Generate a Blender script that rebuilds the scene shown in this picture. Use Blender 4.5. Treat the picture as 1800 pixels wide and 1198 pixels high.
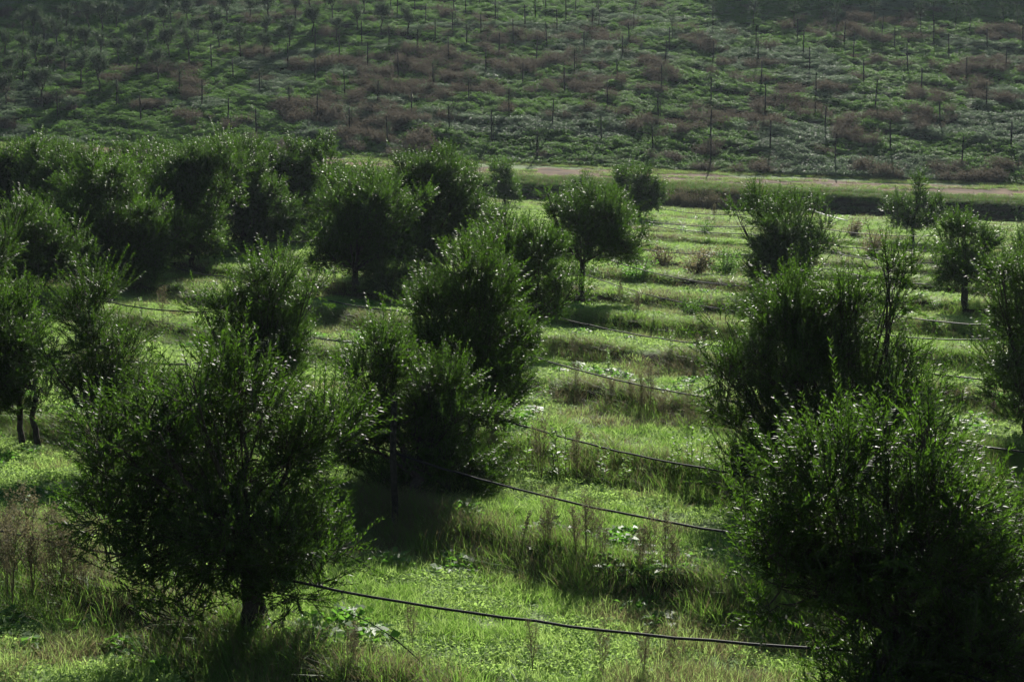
import bpy, math, random
import numpy as np
from mathutils import Vector

for o in list(bpy.data.objects):
    bpy.data.objects.remove(o)
SC = bpy.context.scene
COL = SC.collection
R = math.radians

# ------------------------------------------------------------------ camera
F_PX, CX, CY = 2450.0, 900.0, 599.0          # focal length and centre of the 1800 x 1198 photograph
PITCH = R(-5.93)
CAM_Z = 5.7
cd = bpy.data.cameras.new('camera')
cam = bpy.data.objects.new('camera', cd)
COL.objects.link(cam)
cam.location = (0, 0, CAM_Z)
cam.rotation_euler = (R(90) + PITCH, 0, 0)
cd.sensor_width = 36
cd.lens = 36 * F_PX / 1800
cd.clip_start, cd.clip_end = 0.1, 3000
SC.camera = cam

# ------------------------------------------------------------------ light
SUN_EL, SUN_AZ = R(34), R(12)                # ahead of the camera, a little to the right
world = bpy.data.worlds.new('World')
SC.world = world
world.use_nodes = True
wn = world.node_tree
wn.nodes.clear()
sky = wn.nodes.new('ShaderNodeTexSky')
sky.sky_type = 'NISHITA'
sky.sun_disc = False
sky.sun_elevation = SUN_EL
sky.sun_rotation = SUN_AZ
bg = wn.nodes.new('ShaderNodeBackground')
bg.inputs['Strength'].default_value = 0.05
wo = wn.nodes.new('ShaderNodeOutputWorld')
wn.links.new(sky.outputs[0], bg.inputs[0])
wn.links.new(bg.outputs[0], wo.inputs[0])
ld = bpy.data.lights.new('sun', 'SUN')
ld.energy = 5.0
ld.angle = R(0.5)
ld.color = (1.0, 0.95, 0.86)
sun = bpy.data.objects.new('sun', ld)
COL.objects.link(sun)
sd = Vector((math.sin(SUN_AZ) * math.cos(SUN_EL), math.cos(SUN_AZ) * math.cos(SUN_EL), math.sin(SUN_EL)))
sun.rotation_euler = sd.to_track_quat('Z', 'Y').to_euler()
sun.location = (30, 120, 90)
SC.view_settings.view_transform = 'Standard'
SC.view_settings.look = 'None'
SC.view_settings.exposure = 0.92
SC.view_settings.gamma = 1.0
SC.render.engine = 'CYCLES'
SC.cycles.max_bounces = 5
SC.cycles.transmission_bounces = 4
SC.cycles.diffuse_bounces = 2
SC.cycles.volume_bounces = 0

# ------------------------------------------------------------------ helpers
RNG = np.random.default_rng(11)
random.seed(5)


def vnoise(x, y, seed=0):
    x = np.asarray(x, float); y = np.asarray(y, float)
    xi = np.floor(x).astype(np.int64); yi = np.floor(y).astype(np.int64)
    fx = x - xi; fy = y - yi
    fx = fx * fx * (3 - 2 * fx); fy = fy * fy * (3 - 2 * fy)

    def h(a, b):
        n = (a * 374761393 + b * 668265263 + seed * 974634777) & 0xFFFFFFFF
        n = ((n ^ (n >> 13)) * 1274126177) & 0xFFFFFFFF
        return ((n ^ (n >> 16)) & 0xFFFF) / 65535.0
    a = h(xi, yi); b = h(xi + 1, yi); c = h(xi, yi + 1); d = h(xi + 1, yi + 1)
    return (a * (1 - fx) + b * fx) * (1 - fy) + (c * (1 - fx) + d * fx) * fy


def fbm(x, y, seed=0, oct=3):
    s = 0; a = 0.5; t = 0
    for k in range(oct):
        s = s + a * vnoise(np.asarray(x) * 2 ** k, np.asarray(y) * 2 ** k, seed + k); t += a; a *= 0.5
    return s / t


def sm(x, a, b):
    t = np.clip((np.asarray(x, float) - a) / (b - a), 0, 1)
    return t * t * (3 - 2 * t)


# terrain ---------------------------------------------------------------
TH = R(50)
RN = (math.cos(TH), math.sin(TH))            # normal of the orchard rows
GY = 0.04
STEP = 4.75


def rowphase(x, y):
    v = RN[0] * x + RN[1] * y
    v = v + (1.0 + 2.2 * sm(y, 40, 80)) * (vnoise(x * 0.09, y * 0.09, 3) - 0.5) + 0.45 * (vnoise(x * 0.5, y * 0.5, 4) - 0.5)
    return (v - 13.9) / STEP


def d0(x):                                    # foot of the far hillside
    return 107 - 0.10 * x + 1.6 * (vnoise(x * 0.05, 0 * x, 9) - 0.5)


def z0(x):
    return -1.7 - 0.040 * x


def shade_ridge(x):  # extra crest height out of view, profiled for the shadow it casts
    r = 9.8 * sm(-x, 14, 42) + 7.4 * sm(x, 18, 29)
    return r + 1.6 * (vnoise(x * 0.16, 0 * x + 2, 21) - 0.5) + 1.2 * (vnoise(x * 0.6, 0 * x + 7, 22) - 0.5)


def field(x, y):
    p = rowphase(x, y)
    f = p - np.floor(p)
    amp = (0.40 + 0.16 * (vnoise(x * 0.12, y * 0.12, 6) - 0.3)) * sm(y, 3, 9) * (1 - 0.80 * sm(y, 52, 84))
    saw = amp * (sm(f, 0.0, 0.13) - f)
    return (GY * y + saw + 0.035 * np.clip(40 - x, 0, 90) * sm(y, 30, 97)
            + 0.10 * (fbm(x * 0.8, y * 0.8, 31) - 0.5) + 0.06 * (vnoise(x * 3.1, y * 3.1, 33) - 0.5))


def hill_steps(x, t):                         # the planting benches of the hillside, running slightly aslant
    q = (t + 0.45 * x) / 5.6 + 0.5 * (fbm(x * 0.1, t * 0.1, 65) - 0.5) + 0.25 * (vnoise(x * 0.4, t * 0.4, 66) - 0.5)
    f = q - np.floor(q)
    return 0.36 * sm(fbm(x * 0.08, t * 0.12, 67), .3, .6) * (sm(f, 0, .25) - f) * sm(t, 0, 6)


def H(x, y):
    x = np.asarray(x, float); y = np.asarray(y, float)
    dd = d0(x)
    f = field(x, y)
    base = CAM_Z + GY * y + z0(x)
    t = y - dd
    track = base + 0.15 * t + 0.10 * (fbm(x * 0.7, y * 0.7, 51) - 0.5)
    bank_at = -9.3 + 0.9 * (vnoise(x * 0.25, 0 * x + 3, 52) - 0.5)
    f = f - 0.85 * sm(t, -15, -10.5) * sm(x, 9, 18) * (t < -3)
    low = f + (track - f) * sm(t, bank_at - 0.9, bank_at + 0.35)
    # the hillside: 0.34 rise per metre, hummocky, then an unseen steep crest shaped to shade its top
    hill = base + 0.34 * t + 0.9 * (fbm(x * 0.12, y * 0.16, 61) - 0.5) * sm(t, 0, 12) + 0.5 * (fbm(x * 0.7, y * 0.9, 62) - 0.5) + hill_steps(x, t)
    hill = hill + shade_ridge(x) * sm(y, 163, 171) - 0.20 * np.clip(y - 173, 0, 60)
    return np.where(t > 0, hill, low) + 0 * x


def ray(px, py):
    u = (px - CX) / F_PX; w = -(py - CY) / F_PX
    c, s = math.cos(PITCH), math.sin(PITCH)
    d = np.array([u, c - w * s, s + w * c])
    return d / d[1]                            # per metre of ground distance ahead


def gp(px, py, h=0.0, y0=6.0, y1=175.0):
    """the point of the terrain (raised by h) that the photograph shows at a pixel"""
    d = ray(px, py)
    ys = np.arange(y0, y1, 0.04)
    g = CAM_Z + d[2] * ys - (H(d[0] * ys, ys) + h)
    k = np.argmax(g < 0)
    y = ys[k] if g[k] < 0 else ys[-1]
    return np.array([d[0] * y, y, float(H(d[0] * y, y))])


# objects -----------------------------------------------------------------
def mesh_np(name, V, quads, mats, mi=None, smooth=False):
    me = bpy.data.meshes.new(name)
    V = np.ascontiguousarray(V, dtype=np.float32)
    Q = np.ascontiguousarray(quads, dtype=np.int32)
    me.vertices.add(len(V)); me.vertices.foreach_set('co', V.ravel())
    k = Q.shape[1]
    me.loops.add(Q.size); me.loops.foreach_set('vertex_index', Q.ravel())
    me.polygons.add(len(Q)); me.polygons.foreach_set('loop_start', np.arange(0, Q.size, k, dtype=np.int32))
    if mi is not None:
        me.polygons.foreach_set('material_index', np.ascontiguousarray(mi, dtype=np.int32))
    if smooth:
        me.polygons.foreach_set('use_smooth', np.ones(len(Q), dtype=bool))
    for m in mats:
        me.materials.append(m)
    me.update(calc_edges=True)
    return me


def link(name, me, parent=None):
    o = bpy.data.objects.new(name, me)
    COL.objects.link(o)
    if parent is not None:
        o.parent = parent
    return o


def tag(o, label=None, cat=None, group=None, kind=None):
    if label: o['label'] = label
    if cat: o['category'] = cat
    if group: o['group'] = group
    if kind: o['kind'] = kind
    return o


def empty(name, loc, rz=0.0, s=1.0):
    o = bpy.data.objects.new(name, None)
    COL.objects.link(o)
    o.empty_display_size = 0.2
    o.location = loc; o.rotation_euler = (0, 0, rz); o.scale = (s, s, s)
    return o


def copy_tree(o):
    c = o.copy(); COL.objects.link(c)
    for ch in o.children:
        d = ch.copy(); COL.objects.link(d); d.parent = c
    return c


class Buf:
    def __init__(s): s.V = []; s.Q = []; s.M = []; s.n = 0

    def add(s, V, Q, m=0):
        V = np.asarray(V, float).reshape(-1, 3); Q = np.asarray(Q, int).reshape(-1, 4)
        s.V.append(V); s.Q.append(Q + s.n); s.M.append(np.full(len(Q), m)); s.n += len(V)

    def mesh(s, name, mats, smooth=False):
        return mesh_np(name, np.concatenate(s.V), np.concatenate(s.Q), mats, np.concatenate(s.M), smooth)


def nrm(a):
    return a / np.maximum(np.linalg.norm(a, axis=-1, keepdims=True), 1e-9)


def tube(b, P, rad, sides=6, m=0, cap=True):
    P = np.asarray(P, float); n = len(P)
    rad = np.broadcast_to(np.asarray(rad, float), (n,))
    T = nrm(np.gradient(P, axis=0))
    ref = np.array([0.31, 0.94, 0.12])
    A = nrm(np.cross(T, ref)); B = np.cross(T, A)
    a = np.linspace(0, 2 * np.pi, sides, endpoint=False)
    V = P[:, None] + rad[:, None, None] * (np.cos(a)[None, :, None] * A[:, None] + np.sin(a)[None, :, None] * B[:, None])
    i = np.arange(n - 1)[:, None] * sides; j = np.arange(sides)[None]; k = (j + 1) % sides
    Q = np.stack([i + j, i + k, i + sides + k, i + sides + j], -1).reshape(-1, 4)
    b.add(V, Q, m)
    if cap and sides == 6:
        e = (n - 1) * sides
        b.Q[-1] = np.concatenate([b.Q[-1], np.array([[e, e + 1, e + 2, e + 5], [e + 5, e + 2, e + 3, e + 4],
                                                     [0, 5, 2, 1], [5, 4, 3, 2]]) + b.n - len(V.reshape(-1, 3))])
        b.M[-1] = np.full(len(b.Q[-1]), m)


def leaves(b, P, D, N, L, W, m=0, fold=0.25, wide=0.45):
    D = nrm(D); S = nrm(np.cross(D, N)); N = np.cross(S, D)
    L = np.asarray(L)[:, None]; W = np.asarray(W)[:, None]
    mid = P + D * L * wide + N * W * fold
    V = np.stack([P, mid + S * W / 2, P + D * L, mid - S * W / 2], 1)
    n = len(P)
    b.add(V, np.arange(4 * n).reshape(n, 4), m)


def blades(b, P, D, bend, L, W, m=0):
    """curved tapering strips: two quads each"""
    n = len(P); D = nrm(D)
    S = nrm(np.cross(D, bend + 1e-4)); L = L[:, None]; W = W[:, None]
    c = P + D * L * 0.55 + bend * L * 0.15
    t = P + D * L * 0.95 + bend * L * 0.6
    V = np.stack([P - S * W / 2, P + S * W / 2, c + S * W * .38, c - S * W * .38, t + S * W * .05, t - S * W * .05], 1)
    k = np.arange(n)[:, None] * 6
    Q = np.concatenate([k + np.array([[0, 1, 2, 3]]), k + np.array([[3, 2, 4, 5]])])
    b.add(V, Q, m)


# ------------------------------------------------------------------ materials
def new_mat(name):
    m = bpy.data.materials.new(name); m.use_nodes = True
    m.node_tree.nodes.clear()
    return m, m.node_tree.nodes, m.node_tree.links


def leaf_mat(name, c1, c2, t1, trans=0.4, rough=0.4, spec=0.5, island=True):
    """thin leaf: a glossy skin over diffuse, plus light passing through"""
    m, n, l = new_mat(name)
    out = n.new('ShaderNodeOutputMaterial')
    p = n.new('ShaderNodeBsdfPrincipled')
    tr = n.new('ShaderNodeBsdfTranslucent')
    mx = n.new('ShaderNodeMixShader')
    info = n.new('ShaderNodeObjectInfo'); geo = n.new('ShaderNodeNewGeometry')
    add = n.new('ShaderNodeMath'); add.operation = 'ADD'
    l.new(info.outputs['Random'], add.inputs[0]); l.new(geo.outputs['Random Per Island'], add.inputs[1])
    half = n.new('ShaderNodeMath'); half.operation = 'MULTIPLY'; half.inputs[1].default_value = 0.5
    l.new(add.outputs[0], half.inputs[0])
    cm = n.new('ShaderNodeMix'); cm.data_type = 'RGBA'
    cm.inputs[6].default_value = (*c1, 1); cm.inputs[7].default_value = (*c2, 1)
    l.new(half.outputs[0], cm.inputs[0])
    l.new(cm.outputs[2], p.inputs['Base Color'])
    p.inputs['Roughness'].default_value = rough
    p.inputs['Specular IOR Level'].default_value = spec
    tm = n.new('ShaderNodeMix'); tm.data_type = 'RGBA'
    tm.inputs[6].default_value = (*t1, 1); tm.inputs[7].default_value = tuple(0.6 * v for v in t1) + (1,)
    l.new(half.outputs[0], tm.inputs[0])
    l.new(tm.outputs[2], tr.inputs['Color'])
    mx.inputs[0].default_value = trans
    l.new(p.outputs[0], mx.inputs[1]); l.new(tr.outputs[0], mx.inputs[2]); l.new(mx.outputs[0], out.inputs[0])
    return m


def rough_mat(name, c1, c2, scale=8.0, rough=0.85, spec=0.2, bump=0.3):
    m, n, l = new_mat(name)
    out = n.new('ShaderNodeOutputMaterial'); p = n.new('ShaderNodeBsdfPrincipled')
    tc = n.new('ShaderNodeNewGeometry')
    nz = n.new('ShaderNodeTexNoise'); nz.inputs['Scale'].default_value = scale; nz.inputs['Detail'].default_value = 6
    l.new(tc.outputs['Position'], nz.inputs['Vector'])
    r = n.new('ShaderNodeMapRange'); r.inputs[1].default_value = 0.35; r.inputs[2].default_value = 0.65
    l.new(nz.outputs[0], r.inputs[0])
    cm = n.new('ShaderNodeMix'); cm.data_type = 'RGBA'
    cm.inputs[6].default_value = (*c1, 1); cm.inputs[7].default_value = (*c2, 1)
    l.new(r.outputs[0], cm.inputs[0]); l.new(cm.outputs[2], p.inputs['Base Color'])
    p.inputs['Roughness'].default_value = rough; p.inputs['Specular IOR Level'].default_value = spec
    if bump:
        bp = n.new('ShaderNodeBump'); bp.inputs['Strength'].default_value = bump; bp.inputs['Distance'].default_value = 0.05
        l.new(nz.outputs[0], bp.inputs['Height']); l.new(bp.outputs[0], p.inputs['Normal'])
    l.new(p.outputs[0], out.inputs[0])
    return m


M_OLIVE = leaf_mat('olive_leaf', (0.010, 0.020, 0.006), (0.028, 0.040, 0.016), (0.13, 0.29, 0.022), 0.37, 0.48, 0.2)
M_YOUNG = leaf_mat('young_olive_leaf', (0.05, 0.075, 0.045), (0.075, 0.10, 0.065), (0.09, 0.16, 0.06), 0.35, 0.6, 0.15)
M_BARK = rough_mat('olive_bark', (0.028, 0.024, 0.019), (0.06, 0.051, 0.041), 14, 0.9, 0.15, 0.8)
M_GRASS = leaf_mat('short_grass', (0.16, 0.25, 0.075), (0.26, 0.33, 0.14), (0.53, 0.76, 0.20), 0.5, 0.65, 0.15)
M_CLOVER = leaf_mat('clover', (0.15, 0.25, 0.07), (0.23, 0.32, 0.12), (0.48, 0.73, 0.17), 0.45, 0.7, 0.12)
M_BLADE = leaf_mat('lush_grass', (0.06, 0.12, 0.025), (0.10, 0.17, 0.045), (0.30, 0.55, 0.08), 0.45, 0.5, 0.25)
M_DRY = leaf_mat('dry_grass', (0.11, 0.10, 0.05), (0.17, 0.14, 0.075), (0.30, 0.27, 0.13), 0.4, 0.6, 0.25)
M_BROAD = leaf_mat('broad_leaf', (0.045, 0.11, 0.02), (0.07, 0.15, 0.03), (0.22, 0.52, 0.06), 0.45, 0.5, 0.2)
M_NETTLE = leaf_mat('hill_green_leaf', (0.042, 0.088, 0.022), (0.078, 0.128, 0.046), (0.16, 0.34, 0.05), 0.42, 0.6, 0.12)
M_BROWN = leaf_mat('hill_brown_leaf', (0.080, 0.068, 0.050), (0.125, 0.103, 0.078), (0.145, 0.122, 0.085), 0.35, 0.7, 0.1)
M_PALE = leaf_mat('hill_pale_leaf', (0.09, 0.12, 0.075), (0.13, 0.16, 0.105), (0.18, 0.28, 0.14), 0.4, 0.6, 0.12)
M_WEED = leaf_mat('weed_seed', (0.14, 0.12, 0.07), (0.18, 0.16, 0.09), (0.24, 0.22, 0.11), 0.4, 0.7, 0.2)
M_HOSE = rough_mat('black_pipe', (0.008, 0.008, 0.009), (0.016, 0.016, 0.017), 30, 0.6, 0.2, 0.0)
M_PIPE = rough_mat('grey_pipe', (0.30, 0.29, 0.27), (0.40, 0.39, 0.36), 20, 0.5, 0.4, 0.0)
M_WOOD = rough_mat('weathered_wood', (0.017, 0.015, 0.013), (0.038, 0.033, 0.028), 18, 0.9, 0.15, 0.6)
M_DIRT = rough_mat('track_earth', (0.060, 0.038, 0.022), (0.155, 0.098, 0.055), 0.9, 0.95, 0.1, 1.0)
M_GROUND = rough_mat('ground_turf', (0.10, 0.15, 0.055), (0.17, 0.22, 0.10), 2.3, 0.95, 0.1, 0.9)



def bare_shaded_banks(m, soil):
    """bare soil where the turf sheet is steep, its dark colour deepening the bank shade"""
    n, l = m.node_tree.nodes, m.node_tree.links
    p = [q for q in n if q.type == 'BSDF_PRINCIPLED'][0]
    cur = p.inputs['Base Color'].links[0].from_socket
    g = n.new('ShaderNodeNewGeometry'); sp = n.new('ShaderNodeSeparateXYZ'); mr = n.new('ShaderNodeMapRange')
    l.new(g.outputs['True Normal'], sp.inputs[0]); l.new(sp.outputs[2], mr.inputs[0])
    mr.inputs[1].default_value = 0.93; mr.inputs[2].default_value = 0.80
    cm = n.new('ShaderNodeMix'); cm.data_type = 'RGBA'; cm.inputs[7].default_value = (*soil, 1)
    l.new(mr.outputs[0], cm.inputs[0]); l.new(cur, cm.inputs[6]); l.new(cm.outputs[2], p.inputs['Base Color'])


bare_shaded_banks(M_GROUND, (0.035, 0.028, 0.018))  # dark soil tone also stands in for shade on the bank faces

# ------------------------------------------------------------------ ground
def grid(name, U, Y, xf, zf, mat, kind='structure'):
    YY, UU = np.meshgrid(Y, U, indexing='ij')
    X = xf(UU, YY); Z = zf(X, YY)
    V = np.stack([X, YY, Z], -1).reshape(-1, 3)
    r, c = YY.shape
    i = np.arange(r - 1)[:, None] * c + np.arange(c - 1)[None]
    Q = np.stack([i, i + 1, i + c + 1, i + c], -1).reshape(-1, 4)
    o = link(name, mesh_np(name, V, Q, [mat], smooth=True))
    return tag(o, kind=kind)


Yg = np.concatenate([np.arange(-60, 8, 1.0), np.arange(8, 40, 0.09), np.arange(40, 92, 0.18), np.arange(92, 112, 0.15),
                     np.arange(112, 176, 0.35), np.arange(176, 260, 3.0)])
grid('ground', np.linspace(-1, 1, 520), Yg, lambda u, y: u * (45 + 0.55 * np.clip(y, 0, 300)), H, M_GROUND)

# the dirt track at the foot of the hillside
ut = np.linspace(-75, 75, 700)


def track_edge(x, s):
    return d0(x) - (5.9 if s < 0 else 2.4) + 3.2 * (fbm(x * 0.22, 0 * x + s, 71 + s) - 0.5) + 0.8 * (vnoise(x * 1.1, 0 * x, 75 + s) - 0.5)


tt = np.linspace(0, 1, 26)
TX, TT = np.meshgrid(ut, tt)
ya, yb = track_edge(TX, -1), track_edge(TX, 1)
TY = ya + (yb - ya) * TT
TZ = H(TX, TY) + 0.03 - 0.05 * np.exp(-((TT - 0.28) / 0.07) ** 2) * 0.4 - 0.02 * np.exp(-((TT - 0.68) / 0.07) ** 2)
r_, c_ = TX.shape
ii = np.arange(r_ - 1)[:, None] * c_ + np.arange(c_ - 1)[None]
tag(link('dirt_track', mesh_np('dirt_track', np.stack([TX, TY, TZ], -1).reshape(-1, 3),
     np.stack([ii, ii + 1, ii + c_ + 1, ii + c_], -1).reshape(-1, 4), [M_DIRT], smooth=True)), kind='structure')

# ------------------------------------------------------------------ ground cover: tufts spread by geometry nodes
def rnd(n, a=0.0, b=1.0): return RNG.uniform(a, b, n)


def disc(n, r):
    a = rnd(n, 0, 2 * np.pi); q = r * np.sqrt(rnd(n))
    return np.stack([q * np.cos(a), q * np.sin(a), np.zeros(n)], -1)


def unit(n, zmin=-1, zmax=1):
    z = rnd(n, zmin, zmax); a = rnd(n, 0, 2 * np.pi); q = np.sqrt(np.maximum(1 - z * z, 0))
    return np.stack([q * np.cos(a), q * np.sin(a), z], -1)


def src(name, buf, mats):
    return bpy.data.objects.new(name, buf.mesh(name, mats))


def grass_tuft(name, n, r, h0, h1, w, mats, droop=0.5, frac2=0.0, spread=0.35):
    b = Buf()
    P = disc(n, r); D = np.array([0, 0, 1.0]) + disc(n, spread)
    bend = nrm(disc(n, 1) + 1e-3) * rnd(n, 0.2, droop)[:, None]
    bend[:, 2] = -0.25 * np.linalg.norm(bend, axis=1)
    L = rnd(n, h0, h1)
    k = int(n * (1 - frac2))
    blades(b, P[:k], D[:k], bend[:k], L[:k], w * rnd(k, .7, 1.3), 0)
    if k < n:
        blades(b, P[k:], D[k:], bend[k:], L[k:] * 1.15, w * rnd(n - k, .5, .9), 1)
    return src(name, b, mats)


def leafy_tuft(name, n, r, h, L, W, mats, tilt=0.6, dome=True):
    b = Buf()
    P = disc(n, r)
    q = np.linalg.norm(P[:, :2], axis=1) / r
    top = h * (np.sqrt(np.maximum(1 - q * q, 0.05)) if dome else 1.0)
    P[:, 2] = top * (0.25 + 0.75 * rnd(n) ** 0.6)
    D = nrm(disc(n, 1) + 1e-3); D[:, 2] = rnd(n, -0.35, tilt)
    N = np.array([0, 0, 1.0]) + 0.7 * unit(n)
    leaves(b, P, D, N, L * rnd(n, .6, 1.3), W * rnd(n, .6, 1.3))
    return src(name, b, mats)


def stem_tuft(name, ns, r, h0, h1, nl, L, W, mats, lean=0.25, start=0.3):
    """thin upright stems carrying small leaves: dry weeds"""
    b = Buf()
    P = disc(ns, r); D = nrm(np.array([0, 0, 1.0]) + disc(ns, lean)); hh = rnd(ns, h0, h1)
    bend = nrm(disc(ns, 1) + 1e-3) * 0.25
    blades(b, P, D, bend, hh, np.full(ns, 0.012), len(mats) - 1)
    t = rnd(ns * nl, start, 1.0); k = np.repeat(np.arange(ns), nl)
    Q = P[k] + D[k] * (hh[k] * t)[:, None] + bend[k] * (hh[k] * t * t * 0.5)[:, None]
    leaves(b, Q, unit(len(k), -0.3, 0.9), unit(len(k)), L * rnd(len(k), .6, 1.4), W * rnd(len(k), .6, 1.4))
    return src(name, b, mats)


def scatter(name, label, X, Y, sources, sx, sz, idx=None, sink=0.0, kind='stuff', cat='ground cover'):
    n = len(X)
    Z = H(X, Y) - sink
    me = bpy.data.meshes.new(name)
    me.vertices.add(n); me.vertices.foreach_set('co', np.stack([X, Y, Z], -1).astype(np.float32).ravel())
    rot = np.stack([rnd(n, -.1, .1), rnd(n, -.1, .1), rnd(n, 0, 6.283)], -1)
    scl = np.stack([sx, sx, sz], -1)
    for an, arr in (('rot', rot), ('scl', scl)):
        a = me.attributes.new(an, 'FLOAT_VECTOR', 'POINT'); a.data.foreach_set('vector', arr.astype(np.float32).ravel())
    a = me.attributes.new('pick', 'INT', 'POINT')
    if idx is None: idx = RNG.integers(0, len(sources), n)
    a.data.foreach_set('value', np.asarray(idx, np.int32))
    o = link(name, me)
    ng = bpy.data.node_groups.new(name + '_nodes', 'GeometryNodeTree')
    ng.interface.new_socket('Geometry', in_out='INPUT', socket_type='NodeSocketGeometry')
    ng.interface.new_socket('Geometry', in_out='OUTPUT', socket_type='NodeSocketGeometry')
    gi = ng.nodes.new('NodeGroupInput'); go = ng.nodes.new('NodeGroupOutput')
    ip = ng.nodes.new('GeometryNodeInstanceOnPoints')
    j = ng.nodes.new('GeometryNodeJoinGeometry')
    for s in reversed(sources):
        oi = ng.nodes.new('GeometryNodeObjectInfo'); oi.inputs['Object'].default_value = s
        oi.inputs['As Instance'].default_value = True
        ng.links.new(oi.outputs['Geometry'], j.inputs[0])
    ng.links.new(gi.outputs[0], ip.inputs['Points']); ng.links.new(j.outputs[0], ip.inputs['Instance'])
    ip.inputs['Pick Instance'].default_value = True

    def na(nm, ty):
        x = ng.nodes.new('GeometryNodeInputNamedAttribute'); x.data_type = ty; x.inputs[0].default_value = nm
        return x.outputs[0]
    e = ng.nodes.new('FunctionNodeEulerToRotation')
    ng.links.new(na('rot', 'FLOAT_VECTOR'), e.inputs[0]); ng.links.new(e.outputs[0], ip.inputs['Rotation'])
    ng.links.new(na('scl', 'FLOAT_VECTOR'), ip.inputs['Scale'])
    ng.links.new(na('pick', 'INT'), ip.inputs['Instance Index'])
    ng.links.new(ip.outputs[0], go.inputs[0])
    md = o.modifiers.new('spread', 'NODES'); md.node_group = ng
    return tag(o, label, cat, kind=kind)


def spread(bands, fw=0.46, pad=4.0):
    xs, ys, bi = [], [], []
    for k, (a, b, dens) in enumerate(bands):
        n = int(dens * (b - a) * 2 * (fw * (a + b) / 2 + pad))
        y = rnd(n * 2, a, b); x = rnd(n * 2, -1, 1) * (fw * b + pad)
        ok = np.abs(x) < fw * y + pad
        x, y = x[ok][:n], y[ok][:n]
        xs.append(x); ys.append(y); bi.append(np.full(len(x), k))
    return np.concatenate(xs), np.concatenate(ys), np.concatenate(bi)


def in_field(x, y): return y < d0(x) - 9.6


# short pale grass on the terrace flats, lusher patches
T_SHORT = [grass_tuft('tuft', 60, .20, .05, .13, .010, [M_GRASS, M_BLADE], 0.9, 0.15, 0.8) for _ in range(3)]
T_CLOV = [leafy_tuft('tuft', 80, .20, .09, .045, .03, [M_CLOVER], 0.9, False) for _ in range(2)]
T_LUSH = [grass_tuft('tuft', 85, .18, .06, .19, .009, [M_BLADE, M_GRASS], 1.1, 0.3, 0.9) for _ in range(3)]
T_STRAW = [grass_tuft('tuft', 60, .19, .06, .22, .008, [M_DRY, M_GRASS], 1.1, 0.35, 0.9) for _ in range(2)]
x, y, bi = spread([(9, 16, 60), (16, 25, 48), (25, 45, 26), (45, 75, 11), (75, 99, 8)])
ok = in_field(x, y)
x, y, bi = x[ok], y[ok], bi[ok]
s = np.array([0.9, 1.0, 1.3, 2.0, 2.4])[bi] * rnd(len(x), .75, 1.3)
hz = np.array([1.0, 1.0, 1.05, 1.25, 1.3])[bi] * rnd(len(x), .6, 1.4)
ph = rowphase(x, y); fr = ph - np.floor(ph)
lush = (fbm(x * 0.35, y * 0.35, 81) > 0.60) | (y < 13.5) | ((fbm(x * .8, y * .8, 84) > .52) & (y < 21))
straw = (fbm(x * 0.5, y * 0.5, 87) + .12 * (y < 14.2) * (np.abs(x - .6) < 2.5) + .06 * ((fr > .8) | (fr < .2)) + rnd(len(x), -.08, .08)) > 0.66
idx = np.where(straw, 8 + RNG.integers(0, 2, len(x)), np.where(lush, 5 + RNG.integers(0, 3, len(x)), RNG.integers(0, 5, len(x))))
thin_ = (fbm(x * .7, y * .7, 89) < .36) & (rnd(len(x)) < .6)
x, y, s, hz, idx = x[~thin_], y[~thin_], s[~thin_], hz[~thin_], idx[~thin_]
scatter('grass', 'short pale green grass covering the orchard terraces', x, y, T_SHORT + T_CLOV + T_LUSH + T_STRAW, s, hz, idx, cat='grass')

# tall half-dry grass along the terrace banks
T_BANK = [grass_tuft('tuft', 70, .20, .16, .50, .009, [M_BLADE, M_DRY], 1.1, f, 0.7) for f in (0.25, 0.5, 0.75, 0.9)]
x, y, bi = spread([(9, 25, 70), (25, 45, 45), (45, 75, 20), (75, 99, 9)])
ph = rowphase(x, y); fr = ph - np.floor(ph)
g = np.where(fr > 0.5, fr - 1, fr)
w = 0.5 + 0.9 * fbm(x * 0.25, y * 0.25, 91)
keep = in_field(x, y) & (rnd(len(x)) > .55 * sm(y, 50, 80)) & (g > -0.05 * w) & (g < 0.15 * w) & (rnd(len(x)) < 0.25 + 0.75 * sm(fbm(x * 0.6, y * 0.6, 92), .3, .55))
x, y, bi, g = x[keep], y[keep], bi[keep], g[keep]
s = np.array([1.0, 1.2, 1.7, 2.0])[bi] * rnd(len(x), .7, 1.3)
hz = np.array([0.85, .72, .62, 0.6])[bi] * rnd(len(x), .5, 1.3) * (1.1 - 1.6 * np.clip(g, 0, .3))
idx = np.clip((fbm(x * 0.3, y * 0.3, 95) * 6 - 1.8 + rnd(len(x), -.7, .7)), 0, 3.99).astype(int)
idx = np.where(y < 13.5, np.minimum(idx, 1), idx)
scatter('bank_grass', 'tall half dry grass along the terrace banks', x, y, T_BANK, s, hz, idx, cat='grass')

# clumps of bright broad-leaved weeds
T_BROAD = [leafy_tuft('tuft', 46, .24, .18, .11, .075, [M_BROAD], 0.5) for _ in range(3)]
x, y, bi = spread([(9, 25, 9), (25, 45, 3.5), (45, 95, 1.2)])
keep = in_field(x, y) & (fbm(x * 0.55, y * 0.55, 101) > 0.61)
x, y = x[keep], y[keep]
scatter('broad_leaved_weeds', 'bright green broad-leaved weeds in clumps among the grass', x, y, T_BROAD, rnd(len(x), .6, 1.3),
        rnd(len(x), .5, 1.2), cat='weeds')

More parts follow.
